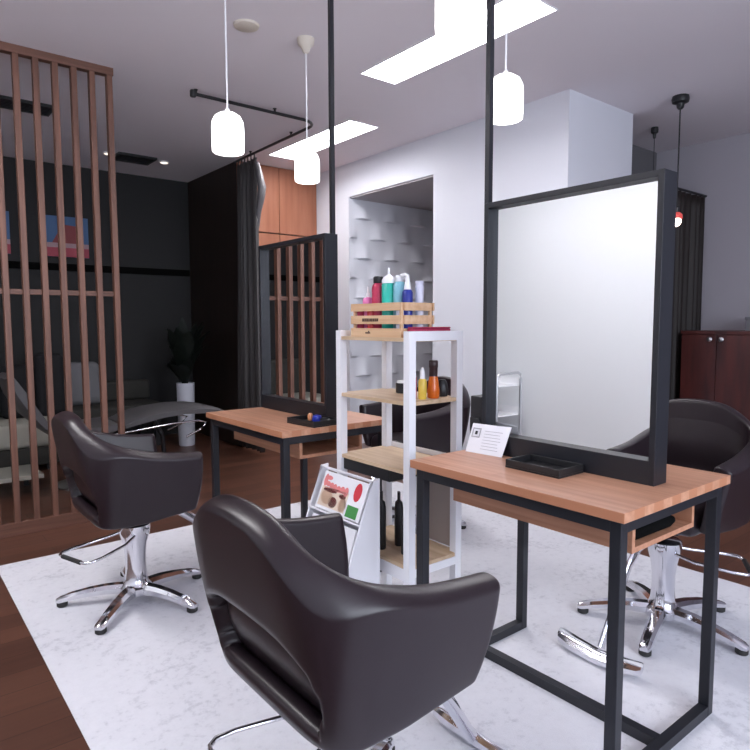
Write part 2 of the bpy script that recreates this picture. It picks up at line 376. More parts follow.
def shell_mesh():
    bm = BM()
    NS, NA = 8, 32
    us = [('s', i / NS) for i in range(NS)] + [('a', i / NA) for i in range(NA + 1)] + [('e', (i + 1) / NS) for i in range(NS)]
    tv = [0.0, 0.05, 0.13, 0.22, 0.31, 0.40, 0.47, 0.56, 0.66, 0.77, 0.88, 0.96, 1.0]
    H = 0.026; ou, inn, rim = [], [], []
    for kind, q in us:
        co, ci = [], []
        for t in tv:
            p, zb, zt, nn, sh_ = shell_point(kind, q, t)
            zo = zb + (zt - sh_ - zb) * t; zi = zb + (zt - zb) * t
            hi = H + 0.010 * t
            co.append(bm.verts.new((p.x + nn.x * H, p.y + nn.y * H, zo)))
            ci.append(bm.verts.new((p.x - nn.x * hi, p.y - nn.y * hi, zi)))
        p, zb, zt, nn, sh_ = shell_point(kind, q, 1.0)
        ri = []
        for k, (o_, dz) in enumerate(((H * 0.80, -0.80), (0.1 * H, -0.28), (-0.75 * H, 0.02))):
            ri.append(bm.verts.new((p.x + nn.x * o_, p.y + nn.y * o_, zt + sh_ * dz + 0.006)))
        ou.append(co); inn.append(ci); rim.append(ri)
    n, mT = len(us), len(tv)
    def hole(i, j):
        k0, q0 = us[i]; k1, q1 = us[i + 1]
        if k0 != 'a' or k1 != 'a': return False
        qq = (q0 + q1) / 2
        if not (0.28 < qq < 0.72) or not (2 <= j <= 5): return False
        return not ((qq < 0.31 or qq > 0.69) and j in (2, 5))
    for i in range(n - 1):
        for j in range(mT - 1):
            if hole(i, j): continue
            bm.faces.new((ou[i][j], ou[i + 1][j], ou[i + 1][j + 1], ou[i][j + 1]))
            bm.faces.new((inn[i][j], inn[i][j + 1], inn[i + 1][j + 1], inn[i + 1][j]))
            for (di, dj, e) in ((-1, 0, ((i, j), (i, j + 1))), (1, 0, ((i + 1, j), (i + 1, j + 1))), (0, -1, ((i, j), (i + 1, j))), (0, 1, ((i, j + 1), (i + 1, j + 1)))):
                ii, jj = i + di, j + dj
                if 0 <= ii < n - 1 and 0 <= jj < mT - 1 and hole(ii, jj):
                    (a0, b0), (a1, b1) = e
                    bm.faces.new((ou[a0][b0], ou[a1][b1], inn[a1][b1], inn[a0][b0]))
        bm.faces.new((ou[i][0], inn[i][0], inn[i + 1][0], ou[i + 1][0]))
        chain = lambda c: [ou[c][-1]] + rim[c] + [inn[c][-1]]
        c0, c1 = chain(i), chain(i + 1)
        for k in range(len(c0) - 1): bm.faces.new((c0[k], c1[k], c1[k + 1], c0[k + 1]))
    for c in (0, n - 1):
        for j in range(mT - 1): bm.faces.new((ou[c][j], ou[c][j + 1], inn[c][j + 1], inn[c][j]))
        bm.faces.new([ou[c][-1]] + rim[c] + [inn[c][-1]])
    cl_ = bm.edges.layers.float.get('crease_edge') or bm.edges.layers.float.new('crease_edge')
    for i in range(n):
        k, q = us[i]
        if k != 'a': continue
        if abs(q - 0.25) < 1e-4 or abs(q - 0.75) < 1e-4:
            for j in range(mT - 1):
                e = bm.edges.get((ou[i][j], ou[i][j + 1]))
                if e: e[cl_] = 0.8
        if i < n - 1 and us[i + 1][0] == 'a':
            e = bm.edges.get((ou[i][-1], ou[i + 1][-1]))
            if e: e[cl_] = 0.85 if 0.2 < q < 0.8 else 0.35
    return bm
def make_chair(label):
    t = thing('styling_chair', label, 'chair', (0, 0, 0), 0, 'salon styling chairs')
    o = obj('backrest_shell', shell_mesh(), M['leather'], t, smooth=False)
    s = o.modifiers.new('subdivision', 'SUBSURF'); s.levels = 2; s.render_levels = 2
    for p in o.data.polygons: p.use_smooth = True
    bm = BM(); box(bm, -0.15, 0.185, -0.195, 0.195, 0.387, 0.50)
    obj('seat_cushion', bm, M['leather'], t, bevel=0.045, seg=5)
    # padded inner back that lines the shell
    bm = BM(); g = []
    for i in range(29):
        q = 0.06 + 0.88 * i / 28; col = []
        for j in range(9):
            tt = 0.0 + 0.93 * j / 8
            p, zb, zt, nn, sh_ = shell_point('a', q, tt)
            bul = max(0, math.sin(PI * (q - 0.25) / 0.5)) ** 0.4 * max(0, math.sin(PI * min(max((tt - 0.10) / 0.42, 0), 1))) ** 0.6 if 0.25 < q < 0.75 else 0
            off = 0.0255 + 0.0115 * min(1, (8 - j) / 4, i / 5, (28 - i) / 5) - 0.030 * bul
            col.append(bm.verts.new((p.x - nn.x * off, p.y - nn.y * off, zb + (zt - zb) * tt)))
        g.append(col)
    for c0, c1 in zip(g, g[1:]):
        for j in range(8): bm.faces.new((c0[j], c1[j], c1[j + 1], c0[j + 1]))
    o = obj('back_cushion', bm, M['leather'], t); q = o.modifiers.new('solidify', 'SOLIDIFY'); q.thickness = 0.012; q.offset = 0
    q = o.modifiers.new('subdivision', 'SUBSURF'); q.levels = 1; q.render_levels = 2
    for p in o.data.polygons: p.use_smooth = True
    bm = BM(); box(bm, -0.11, 0.11, -0.10, 0.10, 0.365, 0.386)
    obj('seat_plate', bm, M['black'], t, bevel=0.004)
    # column: flared chrome cover
    bm = BM(); lathe(bm, [(0.066, 0.035), (0.070, 0.045), (0.068, 0.066), (0.054, 0.078), (0.046, 0.10), (0.042, 0.15), (0.043, 0.20), (0.049, 0.25), (0.059, 0.29), (0.064, 0.315), (0.064, 0.335), (0.055, 0.342)], 32)
    obj('column', bm, M['chrome'], t, smooth=True)
    bm = BM(); lathe(bm, [(0.050, 0.34), (0.050, 0.356), (0.042, 0.357), (0.042, 0.366)], 28)
    obj('collar', bm, M['black'], t, smooth=True)
    # five legs
    for k in range(5):
        bm = BM(); secs = []
        for (x, z, wv, h) in ((0.045, 0.060, 0.056, 0.038), (0.12, 0.061, 0.052, 0.034), (0.19, 0.055, 0.047, 0.030), (0.26, 0.043, 0.043, 0.026), (0.305, 0.032, 0.039, 0.022), (0.320, 0.028, 0.028, 0.014)):
            secs.append([bm.verts.new((x, y * wv / 2, z + zz * h / 2)) for y, zz in ((-1, -1), (1, -1), (1, 0.2), (0.55, 1), (-0.55, 1), (-1, 0.2))])
        for a, b in zip(secs, secs[1:]): bridge(bm, a, b)
        bm.faces.new(secs[0][::-1]); bm.faces.new(secs[-1])
        lg = obj('leg', bm, M['chrome'], t, smooth=True); lg.rotation_euler = (0, 0, 2 * PI * k / 5)
        bm = BM(); lathe(bm, [(0.018, 0.0), (0.022, 0.004), (0.022, 0.018), (0.016, 0.026)], 16, (0.298, 0, 0)); obj('foot_glide', bm, M['rubber'], lg, smooth=True)
    # pump pedal loop behind
    bm = BM()
    tube(bm, [(-0.03, -0.045, 0.30), (-0.10, -0.075, 0.285), (-0.22, -0.10, 0.275), (-0.265, -0.10, 0.272), (-0.283, -0.085, 0.27), (-0.286, -0.06, 0.27), (-0.286, 0.06, 0.27), (-0.283, 0.085, 0.27), (-0.265, 0.10, 0.272), (-0.22, 0.10, 0.275), (-0.10, 0.075, 0.285), (-0.03, 0.045, 0.30)], 0.006, 10)
    pd = obj('pump_pedal', bm, M['chrome'], t, smooth=True)
    bm = BM(); tube(bm, [(-0.286, -0.06, 0.27), (-0.286, 0.06, 0.27)], 0.009, 10); obj('pedal_grip', bm, M['rubber'], pd, smooth=True)
    # footrest on a raked stem
    bm = BM()
    tube(bm, [(0.10, 0, 0.37), (0.20, 0, 0.352), (0.27, 0, 0.30), (0.36, 0, 0.17), (0.44, 0, 0.045)], 0.019, 12, flat=0.6, up=Vector((0, 1, 0)))
    obj('footrest_stem', bm, M['chrome'], t, smooth=True)
    bm = BM(); secs = []
    for (y, x, z, wv) in ((-0.162, 0.455, 0.046, 0.018), (-0.15, 0.458, 0.044, 0.045), (-0.09, 0.466, 0.036, 0.056), (0, 0.47, 0.030, 0.050), (0.09, 0.466, 0.036, 0.056), (0.15, 0.458, 0.044, 0.045), (0.162, 0.455, 0.046, 0.018)):
        secs.append([bm.verts.new((x + sx * wv / 2, y, z + zz)) for sx, zz in ((-1, -0.008), (1, -0.022), (1, -0.004), (0.35, 0.004), (0.2, -0.003), (-0.2, 0.005), (-0.35, 0.013), (-1, 0.010))])
    for a, b in zip(secs, secs[1:]): bridge(bm, a, b)
    bm.faces.new(secs[0][::-1]); bm.faces.new(secs[-1])
    obj('footrest', bm, M['chrome'], t, smooth=True)
    return t
def pose(ch, loc, rz, base, lift=0.0, pedal=0.0):
    ch.location = loc; ch.rotation_euler = (0, 0, rz); k = 0
    for c in ch.children:
        n = c.name.split('.')[0]
        if n == 'leg': c.rotation_euler = (0, 0, base - rz + 2 * PI * k / 5); k += 1
        elif n == 'pump_pedal': c.rotation_euler = (0, 0, pedal)
        elif n in ('backrest_shell', 'seat_cushion', 'back_cushion', 'seat_plate', 'collar'): c.location.z = lift
    return ch
RZ = 0.003
near = make_chair('largest dark brown leather styling chair, its back turned, before the nearer table')
pose(near, (0.795, 1.112, RZ), 0, R(30), 0, R(-8))
pose(copy_tree(near), (0.835, 2.69, RZ), 0, R(10), 0, R(18))['label'] = 'dark brown leather styling chair at the left, beside the slatted screen'
pose(copy_tree(near), (2.39, 1.155, RZ), PI, R(52), 0.035, R(-60))['label'] = 'dark brown leather styling chair at the right, facing us behind the tall clear mirror'
pose(copy_tree(near), (2.43, 2.68, RZ), PI - R(9), R(20), 0.03)['label'] = 'dark brown leather styling chair seen through the white shelf, behind the farther table'

# ------------------------------------------------------------------ styling tables
def make_table(label):
    t = thing('styling_table', label, 'table', (0, 0, 0), 0, 'styling tables')      # origin at the near corner, long side +Y
    Lg, W, e, q = 0.757, 0.592, 0.0156, 0.031
    bx('tabletop', (0, W, 0, Lg, 0.714, 0.74), M['table'], t, 0.0015)
    zt = 0.714
    for x in (e, W - e - q):
        for y in (e, Lg - e - q):
            bx('leg', (x, x + q, y, y + q, 0.0, zt), M['black_steel'], t, 0.002)
    for x in (e, W - e - q): bx('apron_rail', (x + 0.001, x + q - 0.001, e + q, Lg - e - q, zt - 0.034, zt), M['black_steel'], t)
    for y in (e, Lg - e - q):
        bx('apron_rail', (e + q, W - e - q, y + 0.001, y + q - 0.001, zt - 0.034, zt), M['black_steel'], t)
        bx('floor_rail', (e + q, W - e - q, y + 0.001, y + q - 0.001, 0.0, q), M['black_steel'], t)
    bx('stretcher', (W / 2 - q / 2, W / 2 + q / 2, e + q, Lg - e - q, 0.0, q), M['black_steel'], t)
    # open wooden box hung under the top
    tr = bx('under_shelf', (0.106, 0.445, 0.036, 0.66, 0.606, 0.620), M['box_wood'], t)
    for x in (0.106, 0.431): bx('side_board', (x, x + 0.014, 0.036, 0.66, 0.620, 0.714), M['box_wood'], tr)
    return t
T1 = make_table('orange wood table on a black steel frame, nearest, under the tall clear mirror'); T1.location = (1.363, 0.756, RZ)
T2 = dup(T1, 'orange wood table on a black steel frame, farther, left of the white shelf', (1.302, 2.235, RZ))

# ------------------------------------------------------------------ table mirrors with ceiling poles
def make_mirror(label, loc, pole_left, px):
    t = thing('table_mirror', label, 'mirror', loc, 0, 'framed mirrors on the tables')   # origin: middle of the foot, long along Y
    hw, d, H = 0.312, 0.035, 0.855
    for y in (-hw, hw - 0.018): bx('frame_post', (-d, d, y, y + 0.018, 0.0, H), M['black_steel'], t, 0.001)
    bx('frame_top', (-d, d, -hw + 0.018, hw - 0.018, H - 0.018, H), M['black_steel'], t, 0.001)
    bx('frame_foot', (-d, d, -hw + 0.018, hw - 0.018, 0.0, 0.068), M['black_steel'], t, 0.001)
    bx('mirror_glass', (-0.008, 0.008, -hw + 0.018, hw - 0.018, 0.068, H - 0.018), M['mirror'], t)
    y = hw - 0.010 if pole_left else -hw + 0.010
    bx('ceiling_pole', (px - 0.0095, px + 0.0095, y - 0.0095, y + 0.0095, H, CZ - 0.74 - RZ - 0.006), M['black_steel'], t)
    bx('pole_flange', (px - 0.03, px + 0.03, y - 0.03, y + 0.03, CZ - 0.74 - RZ - 0.006, CZ - 0.74 - RZ), M['black_steel'], t)
    return t
make_mirror('tall black framed mirror on the nearer table, reflecting a pale wall', (1.687, 1.146, 0.74 + RZ), True, -0.0255)
make_mirror('black framed mirror on the farther table, reflecting the walnut slats', (1.650, 2.678, 0.74 + RZ), False, 0.014)
hd = thing('tool_holder', 'small black tool holder fixed to the left post of the nearer mirror', 'holder', (1.687, 1.459, 0.76))
bx('holder_box', (-0.034, 0.03, 0.0, 0.054, 0.0, 0.175), M['black'], hd, 0.004)
bx('holder_pocket', (-0.046, -0.034, 0.004, 0.046, 0.0, 0.10), M['black'], hd, 0.003)

# ------------------------------------------------------------------ black trays on the tables
def make_tray(label, loc, lx, ly, rz=0):
    t = thing('black_tray', label, 'tray', loc, rz, 'black trays on the tables')
    bx('tray_base', (-lx, lx, -ly, ly, 0, 0.006), M['black'], t)
    for a in ((-lx, -lx + 0.006, -ly, ly), (lx - 0.006, lx, -ly, ly), (-lx + 0.006, lx - 0.006, -ly, -ly + 0.006), (-lx + 0.006, lx - 0.006, ly - 0.006, ly)):
        bx('rim', (*a, 0.006, 0.026), M['black'], t, 0.0015)
    return t
make_tray('empty black rectangular tray on the nearer table, before the mirror', (1.585, 1.147, 0.74 + RZ), 0.062, 0.098)
tr2 = make_tray('black tray holding small blue and peach items on the farther table', (1.530, 2.345, 0.74 + RZ), 0.075, 0.10, R(4))
bm = BM(); lathe(bm, [(0.016, 0), (0.021, 0.004), (0.023, 0.016), (0.019, 0.028), (0.0, 0.033)], 16)
tag(obj('blue_clip_case', bm, M['blueplastic'], smooth=True, loc=(1.550, 2.348, 0.749)), 'small round blue case in the black tray on the farther table', 'case')
bm = BM(); lathe(bm, [(0.010, 0), (0.013, 0.003), (0.013, 0.022), (0.008, 0.034), (0, 0.036)], 14)
tag(obj('peach_pot', bm, M['orangeplastic'], smooth=True, loc=(1.545, 2.395, 0.749)), 'tiny peach pot beside the blue case in the black tray', 'pot')
bm = BM(); tube(bm, [(0, -0.035, 0.012), (0, -0.02, 0.014), (0, 0.02, 0.014), (0, 0.035, 0.012)], [0.007, 0.012, 0.012, 0.007], 12)
tag(obj('stub_tool', bm, M['black'], smooth=True, loc=(1.555, 2.285, 0.749)), 'short black stub tool at the right end of the farther tray', 'tool')

# black tool lying in the under shelf of the nearer table
dr = thing('hair_clipper', 'black rounded hair tool lying in the wooden box under the nearer table', 'hair tool', (1.60, 0.822, 0.620 + RZ))
bm = BM(); tube(bm, [(-0.10, -0.005, 0.020), (-0.085, -0.004, 0.023), (-0.03, 0.0, 0.028), (0.04, 0.0, 0.028), (0.09, -0.008, 0.024), (0.115, -0.012, 0.022)], [0.010, 0.019, 0.026, 0.027, 0.020, 0.010], 16, up=Vector((0, 0, 1)))
obj('body', bm, M['matte_black'], dr, smooth=True)
bm = BM(); tube(bm, [(0.09, 0.0, 0.016), (0.11, 0.05, 0.008), (0.08, 0.12, 0.006), (-0.02, 0.13, 0.006)], 0.004, 8)
obj('cord', bm, M['black'], dr, smooth=True)

# leaning paper card
cdt = thing('paper_card', 'white leaning paper card with grey lines on the nearer table corner', 'card', (1.625, 1.420, 0.74 + RZ), R(6))
bm = BM(); g = []
for j in range(9):
    q = j / 8; y = 0.072 - 0.150 * q; row = []
    for kk in range(7):
        z = kk / 6; row.append(bm.verts.new((-0.012 + 0.030 * z + 0.012 * z * q * q, y - 0.02 * z * (1 - q) * 0 - 0.010 * z, 0.0005 + 0.098 * z)))
    g.append(row)
for a, b in zip(g, g[1:]):
    for kk in range(6): bm.faces.new((a[kk], b[kk], b[kk + 1], a[kk + 1]))
so = obj('sheet', bm, M['paper'], cdt); s = so.modifiers.new('solidify', 'SOLIDIFY'); s.thickness = 0.0012
def on_card(y, z): q = (0.072 - y) / 0.150; zz = z / 0.098; return -0.012 + 0.030 * zz + 0.012 * zz * q * q - 0.0016
bm = BM()
def card_patch(bm, y0, y1, z0, z1):
    vv = [bm.verts.new((on_card(y, z), y - 0.010 * z / 0.098, z)) for y, z in ((y0, z0), (y1, z0), (y1, z1), (y0, z1))]; bm.faces.new(vv)
for a in ((0.030, 0.064, 0.080, 0.084), (0.030, 0.064, 0.052, 0.056), (0.030, 0.034, 0.052, 0.084), (0.060, 0.064, 0.052, 0.084)): card_patch(bm, *a)
obj('square_mark', bm, M['inkgrey'], cdt)
bm = BM(); card_patch(bm, 0.042, 0.052, 0.062, 0.074); obj('mark_dot', bm, M['ink'], cdt)
bm = BM()
for kk in range(7): card_patch(bm, -0.055 + 0.004 * (kk % 3), 0.015, 0.016 + 0.010 * kk, 0.0175 + 0.010 * kk)
obj('printed_lines', bm, M['inkgrey'], cdt)

# ------------------------------------------------------------------ white shelf rack
SX, SY, SW, SL = 1.503, 1.672, 0.278, 0.456
sh = thing('shelf_rack', 'white four-post shelf rack with pale wood boards between the two tables', 'shelf', (SX, SY, RZ))
P = 0.032
for x in (0, SW - P):
    for y in (0, SL - P):
        bm = BM()
        box(bm, x, x + P, y, y + P, 0, 1.160)
        po = obj('post', bm, M['white'], sh)
for zt in (1.136, 0.902, 0.645, 0.285):
    bm = BM()      # board notched round the posts
    for a in ((P, SW - P, 0.004, P), (0.004, SW - 0.004, P, SL - P), (P, SW - P, SL - P, SL - 0.004)): box(bm, *a, zt - 0.014, zt)
    obj('shelf_board', bm, M['pine'], sh)
for zt, hh in ((1.136, 0.040), (0.285, 0.0)):
    for y in (0.0035, SL - 0.0055):
        if hh: bx('end_rail', (P, SW - P, y - 0.003, y, zt - 0.012, zt + 0.024), M['white'], sh)
for y in (0.0005, SL - 0.0025): bx('end_rail', (P, SW - P, y, y + 0.002, 0.24, 0.271), M['white'], sh)
bx('side_rail', (0.0005, 0.0025, P, SL - P, 0.225, 0.271), M['white'], sh)
bx('side_rail', (SW - 0.0025, SW - 0.0005, P, SL - P, 1.124, 1.160), M['white'], sh)
bx('side_rail', (SW - 0.0025, SW - 0.0005, P, SL - P, 0.631, 0.667), M['white'], sh)
bx('side_rail', (SW - 0.0025, SW - 0.0005, P, SL - P, 0.225, 0.271), M['white'], sh)
bx('back_panel', (SW - 0.006, SW - 0.003, P, SL - 0.20, 0.29, 0.625), M['kraft'], sh)
TOPZ = 1.136 + RZ
# crate on top
CX, CY0, CY1, CW = 1.512, 1.728, 2.035, 0.17
cr = thing('wooden_crate', 'small slatted pine crate full of bottles on top of the white shelf', 'crate', (CX, CY0, TOPZ))
CL = CY1 - CY0
for k, (z0, z1) in enumerate(((0.0, 0.034), (0.050, 0.083), (0.100, 0.130))):
    fr = bx('front_slat', (0, 0.007, 0, CL, z0, z1), M['crate'], cr, 0.001)
    bx('back_slat', (CW - 0.007, CW, 0, CL, z0, z1), M['crate'], cr, 0.001)
    for y in (0.007, CL - 0.014): bx('end_slat', (0.0175, CW - 0.0175, y - 0.006, y + 0.0, z0, z1), M['crate'], cr)
    if k == 1:
        bm = BM(); yy = CL - 0.075
        for q in range(8):
            wv = (0.012, 0.009, 0.011, 0.008, 0.012, 0.010, 0.009, 0.011)[q]
            box(bm, -0.0008, 0.0002, yy - wv, yy, z0 + 0.010, z0 + 0.022); yy -= wv + 0.0025
        obj('stamped_mark', bm, M['stamp'], fr)
    if k == 0:
        bm = BM(); box(bm, -0.0008, 0.0002, CL - 0.125, CL - 0.095, z0 + 0.013, z0 + 0.019); box(bm, -0.0008, 0.0002, CL - 0.120, CL - 0.112, z0 + 0.019, z0 + 0.024)
        obj('stamped_mark', bm, M['stamp'], fr)
for x in (0.0075, CW - 0.0175):
    for y in (0.007, CL - 0.017): bx('corner_post', (x, x + 0.010, y, y + 0.010, 0, 0.130), M['crate'], cr)
bx('crate_floor', (0.018, CW - 0.018, 0.008, CL - 0.008, 0.0, 0.006), M['crate'], cr)

def bottle(name, label, loc, prof, body_m, cap_prof=None, cap_m=None, cat='bottle', group=None, cap_name='cap', seg=20):
    t = thing(name, label, cat, loc, 0, group)
    bm = BM(); lathe(bm, prof, seg); obj('body', bm, body_m, t, smooth=True)
    if cap_prof:
        bm = BM(); lathe(bm, cap_prof, seg); obj(cap_name, bm, cap_m, t, smooth=True)
    return t
BZ = TOPZ + 0.0065
def cyl_prof(rr, h, sh_=0.012, neck=0.4): return [(rr * 0.9, 0), (rr, 0.004), (rr, h - sh_), (rr * 0.8, h - sh_ * 0.3), (rr * neck, h)]
grp = 'bottles in the pine crate'
xb = CX + 0.055
bottle('nozzle_bottle', 'short pink bottle with pointed white nozzle at the left end of the crate', (xb, 1.992, BZ), cyl_prof(0.022, 0.152), M['pink'], [(0.010, 0.15), (0.009, 0.165), (0.004, 0.172), (0.003, 0.192), (0, 0.194)], M['white_pl'], group=grp)
bottle('white_bottle', 'slim white bottle behind the pink and crimson ones in the crate', (xb + 0.05, 1.985, BZ), cyl_prof(0.020, 0.195), M['white_pl'], [(0.010, 0.19), (0.010, 0.215), (0, 0.218)], M['white_pl'], group=grp)
bottle('shampoo_bottle', 'crimson bottle with a black flip cap in the crate', (xb, 1.926, BZ), cyl_prof(0.026, 0.206, 0.02, 0.55), M['crimson'], [(0.019, 0.203), (0.020, 0.206), (0.020, 0.226), (0.016, 0.230)], M['black'], group=grp)
bottle('black_bottle', 'dark bottle hidden between the crimson and teal ones in the crate', (xb + 0.045, 1.895, BZ), cyl_prof(0.022, 0.180), M['black'], [(0.017, 0.178), (0.017, 0.215), (0.012, 0.22)], M['black'], group=grp)
bottle('applicator_bottle', 'teal applicator bottle with white shoulder and pointed nozzle in the crate', (xb, 1.862, BZ), cyl_prof(0.028, 0.205, 0.01, 0.8), M['teal'], [(0.028, 0.200), (0.028, 0.212), (0.022, 0.222), (0.010, 0.230), (0.005, 0.234), (0.004, 0.258), (0, 0.26)], M['white_pl'], cap_name='nozzle', group=grp)
bottle('spray_bottle', 'pale blue-green bottle with white top between teal and navy ones', (xb + 0.010, 1.811, BZ), cyl_prof(0.024, 0.205, 0.014, 0.6), M['sky'], [(0.015, 0.203), (0.016, 0.206), (0.016, 0.222), (0.012, 0.228)], M['clear'], group=grp)
t = bottle('trigger_bottle', 'navy bottle with tall white spout in the crate', (xb + 0.005, 1.760, BZ), cyl_prof(0.020, 0.172, 0.01, 0.7), M['navy'], [(0.014, 0.170), (0.013, 0.182), (0.009, 0.205), (0.007, 0.225), (0.0, 0.228)], M['white_pl'], cap_name='spout', group=grp)
bm = BM(); tube(bm, [(0, 0, 0.222), (0, 0.012, 0.228), (0, 0.035, 0.226)], 0.006, 10); obj('spray_head', bm, M['white_pl'], t, smooth=True)
bottle('lotion_tube', 'pale lilac tube standing at the right end of the crate', (xb + 0.062, 1.756, BZ), cyl_prof(0.016, 0.192, 0.004, 0.9), M['lilac'], [(0.014, 0.19), (0.017, 0.205), (0.012, 0.206)], M['lilac'], group=grp)
for k, (yy, mm_, lab) in enumerate(((2.010, 'crimson2', 'low wine-red tub behind the slats at the left end of the crate'), (1.945, 'red', 'low red tub behind the slats under the crimson bottle'), (1.770, 'lilac', 'low pale lilac tub behind the slats at the right end of the crate'))):
    bottle('small_tub', lab, (CX + 0.026, yy - 0.006, BZ), [(0.012, 0), (0.0145, 0.003), (0.0145, 0.105), (0.012, 0.11)], M[mm_], cat='tub', group=grp)
# crimson folder on top of the shelf, right of the crate
fo = thing('crimson_folder', 'flat crimson folder lying on the white shelf top, right of the crate', 'folder', (1.628, 1.712, TOPZ))
bx('cover', (-0.092, 0.098, -0.030, 0.012, 0.0, 0.034), M['crimson2'], fo, 0.006, 3)
bx('flap', (-0.090, 0.096, -0.030, 0.010, 0.0342, 0.039), M['crimson2'], fo, 0.002)
# second board
Z2 = 0.902 + RZ
bottle('black_jar', 'squat black jar with pale lid on the second board of the white shelf', (1.70, 1.93, Z2), [(0.027, 0), (0.030, 0.003), (0.030, 0.040), (0.028, 0.042)], M['black'], [(0.026, 0.042), (0.026, 0.050), (0.022, 0.052)], M['white_pl'], cat='jar', cap_name='lid')
bottle('slim_bottle', 'slim pink bottle beside the front post on the second board', (1.60, 1.753, Z2), cyl_prof(0.010, 0.088), M['crimson'], [(0.005, 0.087), (0.005, 0.10), (0, 0.102)], M['crimson'])
bottle('oil_bottle', 'small yellow bottle with clear top on the second board of the shelf', (1.615, 1.722, Z2), cyl_prof(0.016, 0.080), M['yellow'], [(0.010, 0.078), (0.009, 0.105), (0.004, 0.12), (0, 0.122)], M['clear'])
bottle('amber_bottle', 'amber orange bottle with dark brown cap on the second board', (1.672, 1.722, Z2), [(0.020, 0), (0.023, 0.004), (0.024, 0.03), (0.020, 0.065), (0.016, 0.085)], M['amber'], [(0.0165, 0.084), (0.0165, 0.118), (0.0175, 0.120), (0.0175, 0.142), (0.015, 0.145)], M['dkbrown'])
bottle('black_brush_pot', 'round black tub behind the amber bottle on the second board', (1.742, 1.745, Z2), [(0.020, 0), (0.024, 0.006), (0.025, 0.03), (0.020, 0.055), (0.012, 0.066)], M['black'], cat='tub')
# black device under the third board
dv = thing('black_case', 'flat black case hung under the third board of the white shelf', 'case', (1.60, 1.93, 0.580 + RZ))
bx('case_body', (-0.085, 0.13, -0.13, 0.17, 0.0, 0.050), M['black'], dv, 0.006)
bx('case_lid', (-0.088, 0.133, -0.133, 0.173, 0.050, 0.051), M['black'], dv)
# bottom board bottles
Z4 = 0.285 + RZ
for k, (x, y, h, rr, lab) in enumerate(((1.590, 1.790, 0.150, 0.017, 'black bottle nearest the front post on the bottom board of the shelf'), (1.635, 1.880, 0.185, 0.018, 'taller black bottle in the middle of the bottom board'), (1.690, 1.945, 0.165, 0.018, 'black bottle at the rear of the bottom board of the shelf'), (1.555, 1.895, 0.20, 0.018, 'tall black bottle just right of the magazine rack on the bottom board'))):
    bottle('dark_bottle', lab, (x, y, Z4), cyl_prof(rr, h, 0.03, 0.35), M['black'], [(0.006, h), (0.006, h + 0.035), (0, h + 0.037)], M['black'], group='black bottles on the bottom board')
bottle('white_wand', 'thin white stick bottle at the back of the bottom board', (1.735, 1.945, Z4), cyl_prof(0.011, 0.25), M['white_pl'], [(0.006, 0.25), (0.006, 0.32), (0, 0.322)], M['dkbrown'])

# ------------------------------------------------------------------ magazine rack
RX, RY, RW = 1.462, 1.798, 0.340
mr = thing('magazine_rack', 'white wire magazine rack standing in front of the white shelf', 'magazine rack', (RX, RY, RZ))
side = [(0.0, 0.0), (0.0, 0.605), (-0.03, 0.60), (-0.075, 0.48), (-0.13, 0.33), (-0.175, 0.16), (-0.20, 0.0)]
for y in (0.0, RW):
    bm = BM()
    vs_ = [bm.verts.new((x, y + dy, z)) for dy in (-0.0012, 0.0012) for x, z in side]; n = len(side)
    bm.faces.new(vs_[:n]); bm.faces.new(vs_[n:][::-1])
    for i in range(n): bm.faces.new((vs_[i], vs_[(i + 1) % n], vs_[n + (i + 1) % n], vs_[n + i]))
    pn = obj('side_panel', bm, M['clear'], mr)
    bm = BM(); tube(bm, [(x, y, max(z, 0.004)) for x, z in side], 0.004, 8, closed=True); obj('edge_wire', bm, M['white'], pn, smooth=True)
bm = BM(); tube(bm, [(-0.03, 0, 0.60), (-0.03, RW, 0.60)], 0.004, 8); obj('top_wire', bm, M['white'], mr, smooth=True)
bm = BM(); tube(bm, [(-0.006, 0, 0.585), (-0.006, RW, 0.585)], 0.004, 8); obj('top_wire', bm, M['white'], mr, smooth=True)
for x, z in ((-0.092, 0.44), (-0.152, 0.24)):
    bm = BM(); tube(bm, [(x, 0, z), (x, RW, z)], 0.004, 8); o = obj('tier_bar', bm, M['white'], mr, smooth=True)
    bx('tier_shelf', (x - 0.0, -0.004 if x > -0.1 else -0.004, 0.004, RW - 0.004, z - 0.006, z - 0.003), M['white'], mr)
bx('back_sheet', (-0.004, -0.001, 0.004, RW - 0.004, 0.02, 0.52), M['white'], mr)
def magazine(label, x0, z0, x1, z1, y0, y1, art):
    t = thing('magazine', label, 'magazine', (RX, RY, RZ), 0, 'magazines in the wire rack')
    dx, dz = x1 - x0, z1 - z0; ln = math.hypot(dx, dz); nx, nz = -dz / ln, dx / ln     # outward
    def pt(y, h, o): return (x0 + dx * h + nx * o, y, z0 + dz * h + nz * o)
    bm = BM(); vv = [bm.verts.new(pt(y, h, o)) for o in (0, 0.007) for y, h in ((y0, 0), (y1, 0), (y1, 1), (y0, 1))]
    for a in ((0, 1, 2, 3), (4, 5, 6, 7), (0, 1, 5, 4), (1, 2, 6, 5), (2, 3, 7, 6), (3, 0, 4, 7)): bm.faces.new([vv[i] for i in a])
    pg = obj('pages', bm, M['paper'], t)
    for nm, mm_, shapes in art:
        bm = BM()
        for pol in shapes:
            bm.faces.new([bm.verts.new(pt(y1 + (y0 - y1) * q, h, 0.0076)) for q, h in pol])
        obj(nm, bm, M[mm_], t)
    return t
def blob(cx, cy, rx, ry, n=14, ph=0.0): return [(cx + rx * math.cos(2 * PI * i / n + ph), cy + ry * math.sin(2 * PI * i / n + ph)) for i in range(n)]
def rect(a, b, c, d): return [(a, c), (b, c), (b, d), (a, d)]
def tilt(p, s): return [(x, y + s * x) for x, y in p]
